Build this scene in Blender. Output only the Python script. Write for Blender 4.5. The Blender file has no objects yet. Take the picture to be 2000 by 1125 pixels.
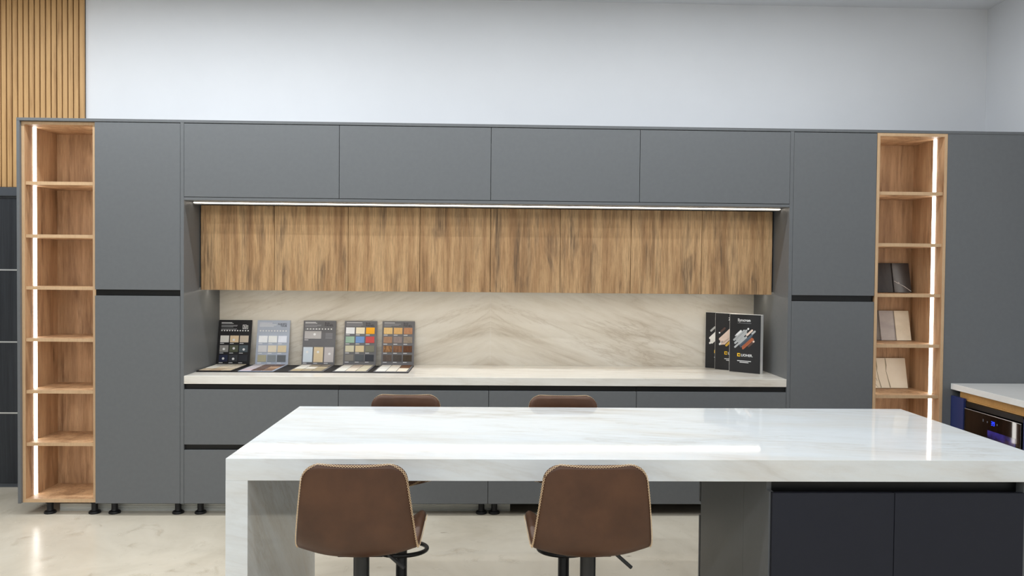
import bpy, bmesh, math, random
from mathutils import Vector, Matrix

random.seed(7)
S = bpy.context.scene
COL = S.collection

# ------------------------------------------------------------------ camera
CAM_H = 1.5848
YAW, PITCH, ROLL, FPX = 0.0273, -0.0214, 0.0094, 1513.4


def make_camera():
    cy, sy, cp, sp = math.cos(YAW), math.sin(YAW), math.cos(PITCH), math.sin(PITCH)
    fwd = Vector((sy * cp, cy * cp, sp))
    right = Vector((cy, -sy, 0))
    up = right.cross(fwd)
    r2 = math.cos(ROLL) * right + math.sin(ROLL) * up
    u2 = -math.sin(ROLL) * right + math.cos(ROLL) * up
    cd = bpy.data.cameras.new('camera')
    cd.sensor_fit = 'HORIZONTAL'
    cd.sensor_width = 36.0
    cd.lens = FPX / 2000 * 36
    cd.clip_start = 0.05
    cd.clip_end = 60
    co = bpy.data.objects.new('camera', cd)
    COL.objects.link(co)
    m = Matrix(((r2.x, u2.x, -fwd.x, 0), (r2.y, u2.y, -fwd.y, 0), (r2.z, u2.z, -fwd.z, CAM_H), (0, 0, 0, 1)))
    co.matrix_world = m
    S.camera = co


make_camera()

# ------------------------------------------------------------------ world, lamps, exposure
w = bpy.data.worlds.new('world')
S.world = w
w.use_nodes = True
w.node_tree.nodes['Background'].inputs[0].default_value = (0.8, 0.88, 1.0, 1)
w.node_tree.nodes['Background'].inputs[1].default_value = 0.02
S.view_settings.view_transform = 'Standard'
S.view_settings.look = 'None'
S.view_settings.gamma = 1.0
S.view_settings.use_curve_mapping = False
S.view_settings.exposure = 0.0

ZC = 3.55            # ceiling height
LAMP_COL = (0.90, 0.955, 1.0)


def ceiling_line(name, x0, x1, y, power, width=0.07, spread=180):
    ld = bpy.data.lights.new(name, 'AREA')
    ld.shape = 'RECTANGLE'
    ld.size = x1 - x0
    ld.size_y = width
    ld.energy = power
    ld.color = LAMP_COL
    ld.spread = math.radians(spread)
    lo = bpy.data.objects.new(name, ld)
    lo.location = ((x0 + x1) / 2, y, ZC - 0.02)
    COL.objects.link(lo)


# rows of linear ceiling lamps running parallel to the cabinet wall
ceiling_line('ceiling_lamp_row_a', -4.6, -0.6, 4.35, 66)
ceiling_line('ceiling_lamp_row_a', -0.4, 2.8, 4.35, 33)
ceiling_line('ceiling_lamp_row_ab', -4.6, 2.2, 2.95, 38)
ceiling_line('ceiling_lamp_row_b', -4.6, 2.2, 1.9, 46)
ceiling_line('ceiling_lamp_row_c', -4.6, 2.2, -0.6, 96)
ceiling_line('ceiling_lamp_row_d', -4.6, 2.2, -2.8, 125)

# ------------------------------------------------------------------ helpers
WL = {}


def worldloc(o):
    return WL.get(o, Vector((0, 0, 0)))


def tag(o, label=None, cat=None, group=None, kind=None):
    if label: o['label'] = label
    if cat: o['category'] = cat
    if group: o['group'] = group
    if kind: o['kind'] = kind
    return o


def thing(name, label, cat, loc=(0, 0, 0), rotz=0.0, group=None):
    o = bpy.data.objects.new(name, None)
    o.empty_display_size = 0.05
    COL.objects.link(o)
    o.location = loc
    o.rotation_euler = (0, 0, rotz)
    WL[o] = Vector(loc)
    return tag(o, label, cat, group)


def link(name, me, m, parent=None, loc=(0, 0, 0)):
    o = bpy.data.objects.new(name, me)
    if m is not None and len(me.materials) == 0:
        me.materials.append(m)
    COL.objects.link(o)
    if parent is not None:
        o.parent = parent
    o.location = loc
    WL[o] = worldloc(parent) + Vector(loc) if parent is not None else Vector(loc)
    return o


def box_mesh(name, x0, x1, y0, y1, z0, z1, bev=0.0, seg=1):
    me = bpy.data.meshes.new(name)
    v = [(x0, y0, z0), (x1, y0, z0), (x1, y1, z0), (x0, y1, z0), (x0, y0, z1), (x1, y0, z1), (x1, y1, z1), (x0, y1, z1)]
    f = [(0, 3, 2, 1), (4, 5, 6, 7), (0, 1, 5, 4), (1, 2, 6, 5), (2, 3, 7, 6), (3, 0, 4, 7)]
    me.from_pydata(v, [], f)
    if bev > 0:
        bm = bmesh.new()
        bm.from_mesh(me)
        bmesh.ops.bevel(bm, geom=bm.edges[:], offset=bev, segments=seg, affect='EDGES', profile=0.5, clamp_overlap=True)
        bm.to_mesh(me)
        bm.free()
    return me


def box(name, x0, x1, y0, y1, z0, z1, m, parent=None, bev=0.0, local=False, seg=1):
    """A bevelled board. World coordinates unless local=True (then in the parent's frame)."""
    if not local and parent is not None:
        c = worldloc(parent)
        x0 -= c.x; x1 -= c.x; y0 -= c.y; y1 -= c.y; z0 -= c.z; z1 -= c.z
    return link(name, box_mesh(name, x0, x1, y0, y1, z0, z1, bev, seg), m, parent)


def solo(name, x0, x1, y0, y1, z0, z1, m, label=None, cat=None, group=None, kind=None, bev=0.0):
    """A thing that is one board: origin at the centre of its base."""
    c = Vector(((x0 + x1) / 2, (y0 + y1) / 2, z0))
    o = link(name, box_mesh(name, x0 - c.x, x1 - c.x, y0 - c.y, y1 - c.y, 0, z1 - z0, bev), m, None, c)
    return tag(o, label, cat, group, kind)


def lathe_mesh(name, prof, n=24):
    me = bpy.data.meshes.new(name)
    v, f = [], []
    for r, z in prof:
        for k in range(n):
            a = 2 * math.pi * k / n
            v.append((r * math.cos(a), r * math.sin(a), z))
    for i in range(len(prof) - 1):
        for k in range(n):
            k2 = (k + 1) % n
            f.append((i * n + k, i * n + k2, (i + 1) * n + k2, (i + 1) * n + k))
    f.append(tuple(range(n - 1, -1, -1)))
    f.append(tuple((len(prof) - 1) * n + k for k in range(n)))
    me.from_pydata(v, [], f)
    smooth(me)
    return me


def smooth(me, angle=40):
    for p in me.polygons:
        p.use_smooth = True
    try:
        me.set_sharp_from_angle(angle=math.radians(angle))
    except Exception:
        pass


def tube_mesh(name, pts, r, n=8, closed=False):
    me = bpy.data.meshes.new(name)
    pts = [Vector(p) for p in pts]
    N = len(pts)
    v, f = [], []
    for i, p in enumerate(pts):
        a = pts[(i - 1) % N] if (closed or i > 0) else p
        b = pts[(i + 1) % N] if (closed or i < N - 1) else p
        t = (b - a).normalized()
        ref = Vector((0, 0, 1)) if abs(t.z) < 0.9 else Vector((1, 0, 0))
        s = t.cross(ref).normalized()
        q = s.cross(t).normalized()
        rr = r[i] if isinstance(r, (list, tuple)) else r
        for k in range(n):
            an = 2 * math.pi * k / n
            v.append(p + rr * (math.cos(an) * s + math.sin(an) * q))
    for i in range(N if closed else N - 1):
        j = (i + 1) % N
        for k in range(n):
            k2 = (k + 1) % n
            f.append((i * n + k, i * n + k2, j * n + k2, j * n + k))
    if not closed:
        f.append(tuple(range(n - 1, -1, -1)))
        f.append(tuple((N - 1) * n + k for k in range(n)))
    me.from_pydata([tuple(x) for x in v], [], f)
    smooth(me, 50)
    return me


def copy_tree(o, parent=None):
    c = o.copy()
    COL.objects.link(c)
    if parent is not None:
        c.parent = parent
    for ch in list(o.children):
        copy_tree(ch, c)
    return c


# ------------------------------------------------------------------ materials
def lin(c):
    return tuple((x / 255 / 12.92) if x / 255 <= 0.04045 else ((x / 255 + 0.055) / 1.055) ** 2.4 for x in c) + (1.0,)


class NB:
    def __init__(self, name, rough=0.5, spec=0.5):
        self.m = bpy.data.materials.new(name)
        self.m.use_nodes = True
        self.t = self.m.node_tree
        self.p = self.t.nodes['Principled BSDF']
        self.p.inputs['Roughness'].default_value = rough
        self.p.inputs['Specular IOR Level'].default_value = spec

    def n(self, typ, **kw):
        nd = self.t.nodes.new(typ)
        for k, v in kw.items():
            setattr(nd, k, v)
        return nd

    def l(self, a, b):
        self.t.links.new(a, b)

    def pos(self, scale=(1, 1, 1), rot=(0, 0, 0), vary=0.0):
        g = self.n('ShaderNodeNewGeometry')
        src = g.outputs['Position']
        if vary:
            oi = self.n('ShaderNodeObjectInfo')
            mu = self.n('ShaderNodeVectorMath', operation='SCALE')
            cb = self.n('ShaderNodeCombineXYZ')
            for k in range(3):
                self.l(oi.outputs['Random'], cb.inputs[k])
            self.l(cb.outputs[0], mu.inputs[0])
            mu.inputs['Scale'].default_value = vary
            ad = self.n('ShaderNodeVectorMath', operation='ADD')
            self.l(src, ad.inputs[0])
            self.l(mu.outputs[0], ad.inputs[1])
            src = ad.outputs[0]
        mp = self.n('ShaderNodeMapping')
        mp.inputs['Scale'].default_value = scale
        mp.inputs['Rotation'].default_value = rot
        self.l(src, mp.inputs['Vector'])
        return mp.outputs[0]

    def noise(self, vec, scale=1.0, detail=4.0, rough=0.55, dist=0.0):
        nd = self.n('ShaderNodeTexNoise')
        nd.inputs['Scale'].default_value = scale
        nd.inputs['Detail'].default_value = detail
        nd.inputs['Roughness'].default_value = rough
        nd.inputs['Distortion'].default_value = dist
        self.l(vec, nd.inputs['Vector'])
        return nd.outputs['Fac']

    def ramp(self, fac, stops):
        r = self.n('ShaderNodeValToRGB')
        els = r.color_ramp.elements
        while len(els) < len(stops):
            els.new(0.5)
        for e, (p, c) in zip(els, stops):
            e.position = p
            e.color = c if len(c) == 4 else lin(c)
        self.l(fac, r.inputs[0])
        return r.outputs[0]

    def mix(self, a, b, fac, mode='MIX'):
        mx = self.n('ShaderNodeMix', data_type='RGBA', blend_type=mode)
        for sock, val in ((mx.inputs[6], a), (mx.inputs[7], b)):
            if isinstance(val, (tuple, list)):
                sock.default_value = val
            else:
                self.l(val, sock)
        if isinstance(fac, float):
            mx.inputs[0].default_value = fac
        else:
            self.l(fac, mx.inputs[0])
        return mx.outputs[2]

    def math(self, op, a, b=0.0):
        nd = self.n('ShaderNodeMath', operation=op)
        for s, v in ((nd.inputs[0], a), (nd.inputs[1], b)):
            if isinstance(v, (int, float)):
                s.default_value = v
            else:
                self.l(v, s)
        return nd.outputs[0]

    def color(self, c):
        if isinstance(c, (tuple, list)):
            self.p.inputs['Base Color'].default_value = c if len(c) == 4 else lin(c)
        else:
            self.l(c, self.p.inputs['Base Color'])
        return self

    def bump(self, h, strength=0.1, dist=0.002):
        b = self.n('ShaderNodeBump')
        b.inputs['Strength'].default_value = strength
        b.inputs['Distance'].default_value = dist
        self.l(h, b.inputs['Height'])
        self.l(b.outputs[0], self.p.inputs['Normal'])
        return self

    def set(self, **kw):
        for k, v in kw.items():
            self.p.inputs[k.replace('_', ' ')].default_value = v
        return self


M = {}


def flat(name, c, rough=0.5, spec=0.4, metal=0.0):
    """Painted or plastic surface with very slight mottling."""
    b = NB(name, rough, spec)
    base = lin(c)
    f = b.noise(b.pos((18, 18, 18)), 1.0, 3.0)
    lo = tuple(x * 0.97 for x in base[:3]) + (1,)
    hi = tuple(min(1, x * 1.03) for x in base[:3]) + (1,)
    b.color(b.ramp(f, [(0.3, lo), (0.7, hi)]))
    b.p.inputs['Metallic'].default_value = metal
    M[name] = b.m
    return b


def emit(name, c, strength):
    b = NB(name, 0.5)
    b.color((0.9, 0.9, 0.88, 1) if strength > 3 else (0.02, 0.02, 0.03, 1))
    b.p.inputs['Emission Color'].default_value = c
    b.p.inputs['Emission Strength'].default_value = strength
    M[name] = b.m


# grey lacquered laminate
b = NB('grey_laminate', 0.42, 0.35)
f = b.noise(b.pos((40, 40, 40)), 1.0, 3.0)
b.color(b.ramp(f, [(0.35, (0.134, 0.140, 0.146, 1)), (0.65, (0.140, 0.146, 0.152, 1))]))
M['grey'] = b.m


def wood(name, stops, sx=16, sz=1.1, fine=0.35, vary=9.0, rough=0.5, patch=True, dark=(96, 68, 46), dist=0.1):
    b = NB(name, rough, 0.3)
    p1 = b.pos((sx, sx, sz), vary=vary)
    n1 = b.noise(p1, 1.0, 5.0, 0.6, dist)
    c = b.ramp(n1, stops)
    n2 = b.noise(b.pos((sx * 9, sx * 9, sz * 5), vary=vary), 1.0, 4.0, 0.6)
    streak = b.ramp(n2, [(0.30, (0.55, 0.5, 0.45, 1)), (0.55, (1, 1, 1, 1)), (0.8, (1.1, 1.08, 1.05, 1))])
    c = b.mix(c, streak, fine, 'MULTIPLY')
    n5 = b.noise(b.pos((sx * 20, sx * 20, sz * 16), vary=vary), 1.0, 5.0, 0.7)
    c = b.mix(c, b.ramp(n5, [(0.34, (0.62, 0.58, 0.54, 1)), (0.5, (1, 1, 1, 1)), (0.75, (1.12, 1.1, 1.08, 1))]), fine, 'MULTIPLY')
    if patch:
        n3 = b.noise(b.pos((sx * 0.75, sx * 0.75, sz * 2.0), vary=vary * 1.7), 1.0, 3.0, 0.5, 0.6)
        n4 = b.noise(b.pos((sx * 4, sx * 4, sz * 3), vary=vary), 1.0, 4.0, 0.7)
        k = b.math('MULTIPLY', b.ramp(n3, [(0.50, (0, 0, 0, 1)), (0.66, (1, 1, 1, 1))]), b.ramp(n4, [(0.38, (0, 0, 0, 1)), (0.62, (0.85, 0.85, 0.85, 1))]))
        c = b.mix(c, lin(dark), k)
    b.color(c)
    b.bump(n2, 0.12, 0.001)
    M[name] = b.m


wood('oak', [(0.25, (146, 110, 78)), (0.42, (194, 153, 110)), (0.58, (222, 183, 137)), (0.75, (182, 147, 110))], dark=(112, 90, 70), dist=0.05, fine=0.6)
wood('oak_shelf', [(0.25, (144, 110, 80)), (0.45, (180, 143, 107)), (0.6, (198, 162, 125)), (0.78, (156, 122, 92))], sx=13, dark=(124, 92, 66))
wood('oak_edge', [(0.2, (192, 158, 122)), (0.8, (210, 177, 140))], sx=10, sz=3, fine=0.15, patch=False)
wood('slat_oak', [(0.2, (182, 140, 92)), (0.5, (206, 165, 114)), (0.8, (190, 148, 99))], sx=22, sz=0.7, fine=0.3, dark=(150, 110, 70))
wood('rail_oak', [(0.2, (196, 148, 88)), (0.8, (214, 168, 104))], sx=10, sz=8, fine=0.2, patch=False)
wood('charcoal_veneer', [(0.3, (38, 41, 46)), (0.7, (58, 61, 66))], sx=30, sz=0.8, fine=0.4, patch=False, rough=0.55)


def marble(name, base, vein, vein2, scale=1.0, book=False, rough=0.18, tilt=0.25, amount=1.0, cloud=None, spec=0.32):
    b = NB(name, rough, spec)
    g = b.n('ShaderNodeNewGeometry')
    src = g.outputs['Position']
    sep = b.n('ShaderNodeSeparateXYZ')
    b.l(src, sep.inputs[0])
    x, y, z = sep.outputs
    if book:
        x = b.math('ABSOLUTE', x)
    # a sheet coordinate across the veins: depth and height count together, so that edges follow the top
    across = b.math('ADD', b.math('ADD', y, z), b.math('MULTIPLY', x, tilt))
    along = x
    cb = b.n('ShaderNodeCombineXYZ')
    b.l(along, cb.inputs[0]); b.l(across, cb.inputs[1]); b.l(b.math('MULTIPLY', b.math('SUBTRACT', y, z), 0.35), cb.inputs[2])

    def mapped(sc):
        mp = b.n('ShaderNodeMapping')
        mp.inputs['Scale'].default_value = sc
        b.l(cb.outputs[0], mp.inputs[0])
        return mp.outputs[0]
    n1 = b.noise(mapped((0.7 * scale, 3.2 * scale, 2)), 1.0, 6.0, 0.62, 0.5)
    # veins: thin lines where a stretched noise crosses its middle
    ridge = b.math('ABSOLUTE', b.math('SUBTRACT', b.noise(mapped((0.45 * scale, 2.4 * scale, 1.4)), 1.0, 7.0, 0.58, 0.4), 0.5))
    v1 = b.ramp(ridge, [(0.0, (1, 1, 1, 1)), (0.012, (0.55, 0.55, 0.55, 1)), (0.06, (0, 0, 0, 1))])
    mask = b.ramp(b.noise(mapped((0.6, 1.4, 1)), 1.0, 3.0), [(0.42, (0, 0, 0, 1)), (0.62, (1, 1, 1, 1))])
    v1 = b.math('MULTIPLY', b.math('MULTIPLY', v1, mask), 0.75 * amount)
    ridge2 = b.math('ABSOLUTE', b.math('SUBTRACT', b.noise(mapped((1.6 * scale, 9 * scale, 5)), 1.0, 7.0, 0.66, 0.6), 0.5))
    v2 = b.ramp(ridge2, [(0.0, (1, 1, 1, 1)), (0.02, (0.3, 0.3, 0.3, 1)), (0.05, (0, 0, 0, 1))])
    mask2 = b.ramp(b.noise(mapped((1.1, 3.0, 2)), 1.0, 3.0), [(0.46, (0, 0, 0, 1)), (0.6, (1, 1, 1, 1))])
    v2 = b.math('MULTIPLY', b.math('MULTIPLY', v2, mask2), 0.55 * amount)
    fine = b.noise(mapped((7 * scale, 34 * scale, 14)), 1.0, 6.0, 0.7)
    c = b.ramp(n1, [(0.28, cloud or base), (0.5, base), (0.72, vein2)])
    c = b.mix(c, lin(vein), v1)
    c = b.mix(c, lin(vein), v2)
    c = b.mix(c, b.ramp(fine, [(0.32, (0.86, 0.84, 0.81, 1)), (0.55, (1, 1, 1, 1))]), 0.55 * amount, 'MULTIPLY')
    b.color(c)
    M[name] = b.m
    return b


marble('stone_white', (225, 229, 231), (184, 175, 163), (221, 219, 214), scale=1.0, rough=0.05, tilt=0.16, amount=0.65, cloud=(230, 234, 237), spec=0.16)
marble('stone_worktop', (232, 228, 220), (190, 176, 158), (222, 214, 202), scale=1.2, rough=0.2, tilt=0.1, amount=0.6)
marble('stone_backsplash', (217, 211, 200), (166, 151, 130), (207, 199, 185), scale=1.1, book=True, rough=0.3, tilt=0.34, amount=0.75, cloud=(224, 220, 212))
marble('stone_quartz', (232, 231, 228), (222, 220, 216), (228, 226, 222), scale=1.0, rough=0.2, amount=0.3)

# polished concrete
b = NB('polished_concrete', 0.2, 0.5)
p = b.pos((1, 1, 1))
big = b.noise(p, 1.1, 5.0, 0.6, 0.6)
c = b.ramp(big, [(0.3, (196, 185, 166)), (0.5, (216, 206, 188)), (0.72, (230, 221, 204))])
mid = b.noise(p, 4.5, 7.0, 0.72, 1.2)
c = b.mix(c, b.ramp(mid, [(0.30, (0.70, 0.66, 0.60, 1)), (0.43, (1, 1, 1, 1)), (0.7, (1.03, 1.02, 1.0, 1))]), 0.75, 'MULTIPLY')
vor = b.n('ShaderNodeTexVoronoi')
vor.inputs['Scale'].default_value = 3.2
b.l(b.pos((1.0, 1.9, 1)), vor.inputs['Vector'])
chip = b.math('ADD', vor.outputs['Distance'], b.math('MULTIPLY', b.math('SUBTRACT', b.noise(p, 22, 5.0, 0.7), 0.5), 0.30))
c = b.mix(lin((134, 122, 104)), c, b.ramp(chip, [(0.02, (0.45, 0.45, 0.45, 1)), (0.07, (1, 1, 1, 1))]))
b.color(c)
b.l(b.ramp(mid, [(0.3, (0.30, 0.30, 0.30, 1)), (0.7, (0.16, 0.16, 0.16, 1))]), b.p.inputs['Roughness'])
b.bump(mid, 0.02, 0.002)
M['concrete'] = b.m

# painted plaster
b = NB('white_paint', 0.75, 0.2)
b.color(b.ramp(b.noise(b.pos((2.2, 2.2, 2.2)), 1.0, 4.0), [(0.3, (0.765, 0.775, 0.80, 1)), (0.7, (0.79, 0.80, 0.825, 1))]))
b.bump(b.noise(b.pos((120, 120, 120)), 1.0, 3.0), 0.05, 0.001)
M['paint'] = b.m

# leather
b = NB('brown_leather', 0.42, 0.4)
f = b.noise(b.pos((7, 7, 7), vary=5), 1.0, 5.0)
b.color(b.ramp(f, [(0.3, (70, 44, 28)), (0.7, (89, 58, 38))]))
v = b.n('ShaderNodeTexVoronoi')
v.inputs['Scale'].default_value = 420
b.l(b.pos((1, 1, 1)), v.inputs['Vector'])
b.bump(v.outputs['Distance'], 0.10, 0.0008)
M['leather'] = b.m

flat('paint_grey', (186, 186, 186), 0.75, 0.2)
flat('black_channel', (7, 7, 8), 0.4, 0.4)
flat('black_plastic', (20, 20, 22), 0.45)
flat('black_metal', (22, 23, 26), 0.32, 0.5)
flat('dark_front', (31, 33, 43), 0.6, 0.3)
flat('navy', (40, 50, 98), 0.45)
flat('carcass', (84, 86, 88), 0.6)
flat('felt', (44, 32, 22), 0.9, 0.1)
flat('aluminium', (214, 214, 208), 0.4, 0.5, 0.2)
flat('steel_inlay', (215, 216, 216), 0.3, 0.5, 0.7)
flat('door_frame', (74, 78, 84), 0.5)
flat('stitch', (226, 196, 158), 0.8, 0.2)
flat('paper', (236, 234, 230), 0.7, 0.2)
flat('paper_grey', (200, 200, 204), 0.7, 0.2)
flat('cover_black', (34, 34, 36), 0.45, 0.4)
flat('board_black', (32, 31, 33), 0.6, 0.3)
flat('board_silver', (168, 176, 192), 0.5, 0.4)
flat('board_grey', (106, 105, 108), 0.55, 0.3)
flat('print_white', (228, 228, 228), 0.7, 0.2)
flat('print_grey', (150, 150, 154), 0.7, 0.2)
flat('print_dark', (44, 44, 48), 0.7, 0.2)
flat('print_yellow', (236, 190, 50), 0.6, 0.2)
flat('print_gold', (214, 170, 70), 0.6, 0.2)
flat('print_rust', (172, 100, 70), 0.6, 0.2)
flat('print_blush', (226, 204, 190), 0.6, 0.2)
flat('print_slate', (92, 104, 116), 0.6, 0.2)
flat('print_stone', (178, 180, 180), 0.6, 0.2)
flat('print_brown', (92, 72, 66), 0.6, 0.2)
b = flat('black_glass', (8, 8, 10), 0.04, 0.6)
flat('cooler_trim', (30, 30, 34), 0.25, 0.6)
emit('led_white', (1.0, 0.965, 0.91, 1), 8.0)
emit('led_warm', (1.0, 0.90, 0.76, 1), 6.0)
emit('led_under', (1.0, 0.89, 0.73, 1), 14.0)
emit('digits_blue', (0.01, 0.04, 1.0, 1), 2.5)
emit('icon_white', (0.7, 0.75, 0.8, 1), 0.08)
b = NB('cooler_window', 0.06, 0.6)  # glow painted onto the pane in place of a blue-lit cooler interior
f = b.noise(b.pos((9, 9, 14)), 1.0, 3.0)
b.color((0.01, 0.01, 0.03, 1))
b.l(b.ramp(f, [(0.4, (0.004, 0.004, 0.03, 1)), (0.75, (0.05, 0.035, 0.32, 1))]), b.p.inputs['Emission Color'])
b.p.inputs['Emission Strength'].default_value = 0.8
M['cooler_window'] = b.m

# ------------------------------------------------------------------ the room
D = 4.978            # plane of the cabinet fronts
YW = 5.665           # back wall
XR = 3.648           # right wall
XL, YF = -7.0, -4.2


def struct(name, x0, x1, y0, y1, z0, z1, m):
    return solo(name, x0, x1, y0, y1, z0, z1, m, kind='structure')


struct('floor', XL - .1, XR + .1, YF - .1, YW + .1, -0.1, 0.0, M['concrete'])
struct('ceiling', XL - .1, XR + .1, YF - .1, YW + .1, ZC, ZC + .1, M['paint'])
struct('wall_back', XL - .1, XR + .1, YW, YW + .1, 0.0, ZC, M['paint'])
struct('wall_right', XR, XR + .1, YF, YW, 0.0, ZC, M['paint'])
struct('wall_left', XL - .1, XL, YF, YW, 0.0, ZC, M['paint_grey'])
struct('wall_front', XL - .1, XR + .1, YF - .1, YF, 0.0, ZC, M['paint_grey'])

# oak slat cladding above the door
SL_R = -2.915
trim = struct('trim_1', SL_R - 40 * 0.0391, SL_R, YW - 0.008, YW, 2.152, ZC - 0.002, M['felt'])
tag(trim, 'vertical oak slat cladding on the wall beside the white wall')
me = None
for k in range(40):
    if me is None:
        me = box_mesh('slat', 0, 0.0315, -0.018, 0, 0, ZC - 2.156, 0.0015)
    s = link('slat', me, M['slat_oak'], trim)
    x = SL_R - 0.0391 * k - 0.0315
    s.location = (x - trim.location.x, YW - 0.008 - trim.location.y, 0.001)

# dark door under the slats
d1 = struct('door_1', -4.06, -3.10, YW - 0.035, YW - 0.002, 0.03, 2.075, M['charcoal_veneer'])
for z in (1.5618, 1.0464, 0.5365):
    box('inlay_strip', -4.06, -3.10, YW - 0.038, YW - 0.034, z - 0.005, z + 0.005, M['steel_inlay'], d1)
box('frame_head', -4.16, -3.0, YW - 0.055, YW - 0.001, 2.085, 2.15, M['door_frame'], d1, 0.004)
box('frame_jamb', -3.095, -3.0, YW - 0.055, YW - 0.001, 0.0, 2.085, M['door_frame'], d1, 0.004)
box('frame_jamb', -4.16, -4.065, YW - 0.055, YW - 0.001, 0.0, 2.085, M['door_frame'], d1, 0.004)
box('threshold', -4.06, -3.10, YW - 0.03, YW - 0.001, 0.0, 0.028, M['door_frame'], d1)  # grey strip standing in for the shade at the foot of the door

# ------------------------------------------------------------------ cabinet wall: panels
ZT, ZB, YK = 2.5244, 0.0795, 5.640
X0, X1, X2, X3 = -2.9935, -2.5084, -1.9725, -1.9506
X4, X5, X6, X7 = 1.9295, 1.9525, 2.4975, 2.9608
G = M['grey']

solo('cabinet_top_board', X0, XR - .002, D, YK, ZT - 0.018, ZT, G, 'long grey top board running over the whole cabinet wall', 'panel', bev=0.0008)
solo('cabinet_end_panel', X0, X0 + 0.0185, D, YK, ZB, ZT - 0.0185, G, 'grey end panel at the far left of the cabinet wall, beside the dark door', 'panel', bev=0.0008)
solo('cabinet_side_panel', X2, X3, D, YK, ZB, ZT - 0.0185, G, 'tall grey side panel between left tall cabinet and the sample folders', 'panel', bev=0.0008)
solo('cabinet_side_panel', X4, X5, D, YK, ZB, ZT - 0.0185, G, 'tall grey side panel between the black books and right tall cabinet', 'panel', bev=0.0008)
solo('wall_filler_panel', X7 + 0.002, XR - .002, D + 0.002, D + 0.022, 0.0, ZT - 0.0185, G, 'wide grey panel right of the oak shelf, above the white counter', 'panel', bev=0.0008)

foot_me = lathe_mesh('leg', [(0.036, 0.0), (0.037, 0.006), (0.034, 0.014), (0.022, 0.020), (0.0195, 0.026), (0.0195, ZB - 0.012), (0.027, ZB - 0.010), (0.027, ZB - 0.0005)], 16)
foot_me.materials.append(M['black_plastic'])


def feet(t, xs, y0=5.045, y1=5.50):
    for y in (y0, y1):
        for x in xs:
            o = link('leg', foot_me, None, t)
            o.location = Vector((x, y, 0)) - worldloc(t)


# ------------------------------------------------------------------ open oak shelf units with light strips
SHELF_Z = [2.117, 1.7814, 1.4513, 1.1202, 0.7882, 0.4519]


def shelf_unit(label, xa, xb, yf, led_left, feet_x):
    t = thing('oak_shelf_unit', label, 'shelf', ((xa + xb) / 2, (yf + YK) / 2, 0))
    T = 0.019
    yb = yf + 0.37
    zt, zb = ZT - 0.020, ZB + 0.002
    E, I = M['oak_edge'], M['oak_shelf']
    for a, bb in ((xa, xa + T), (xb - T, xb)):
        sd = box('side_panel', a, bb, yf + 0.0015, yb + 0.02, zb, zt, I, t)
        box('edge_band', a, bb, yf, yf + 0.0015, zb, zt, E, sd)
    for nm, z0, z1 in (('top_panel', zt - T, zt), ('bottom_panel', zb, zb + 0.022)):
        sd = box(nm, xa + T, xb - T, yf + 0.0015, yb, z0, z1, I, t)
        box('edge_band', xa + T, xb - T, yf, yf + 0.0015, z0, z1, E, sd)
    box('back_panel', xa + T, xb - T, yb, yb + 0.018, zb, zt, I, t)
    for z in SHELF_Z:
        sd = box('shelf', xa + T + .0002, xb - T - .0002, yf + 0.012, yb, z - 0.0105, z + 0.0105, I, t)
        box('edge_band', xa + T + .0002, xb - T - .0002, yf + 0.0105, yf + 0.012, z - 0.0105, z + 0.0105, E, sd)
    # light strips in both side panels, one per compartment
    edges = [zt - T] + sum([[z + 0.0105, z - 0.0105] for z in SHELF_Z], []) + [zb + 0.022]
    for i in range(0, len(edges), 2):
        zz1, zz0 = edges[i], edges[i + 1]
        yl = yf + (0.092 if led_left else 0.090)
        box('light_strip', xa + T, xa + T + 0.004, yl, yl + 0.033, zz0 + .0005, zz1 - .0005, M['led_white'], t)
        box('light_strip', xb - T - 0.004, xb - T, yl, yl + 0.033, zz0 + .0005, zz1 - .0005, M['led_white'], t)
    feet(t, feet_x, 5.045, 5.30)
    return t


shelf_unit('empty oak shelf unit with light strip, at left end of the cabinet wall', X0 + 0.019, -2.511, D + 0.020, True, (-2.828, -2.545))
shelf_unit('oak shelf unit with light strip holding decor sample tiles, right side', X6 + 0.0005, X7, D, False, (2.56, 2.90))


# ------------------------------------------------------------------ tall cabinets
def tall(label, xa, xb, zg0, zg1, fx):
    t = thing('tall_cabinet', label, 'cabinet', ((xa + xb) / 2, (D + YK) / 2, 0))
    box('body', xa + .001, xb - .001, D + 0.045, YK, ZB, ZT - 0.019, M['carcass'], t)
    box('door', xa + .0012, xb - .0015, D, D + 0.019, zg1, ZT - 0.0225, G, t, 0.0008)
    box('door', xa + .0012, xb - .0015, D, D + 0.019, ZB + .002, zg0, G, t, 0.0008)
    box('handle_channel', xa + .001, xb - .001, D + 0.020, D + 0.045, zg0 - .03, zg1 + .01, M['black_channel'], t)
    feet(t, fx)
    return t


tall('tall grey two-door cabinet left of the sample folders, black grip channel', X1, X2, 1.407, 1.446, (-2.418, -2.012))
tall('tall grey two-door cabinet right of the black books, black grip channel', X5, X6, 1.408, 1.448, (2.01, 2.44))

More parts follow.
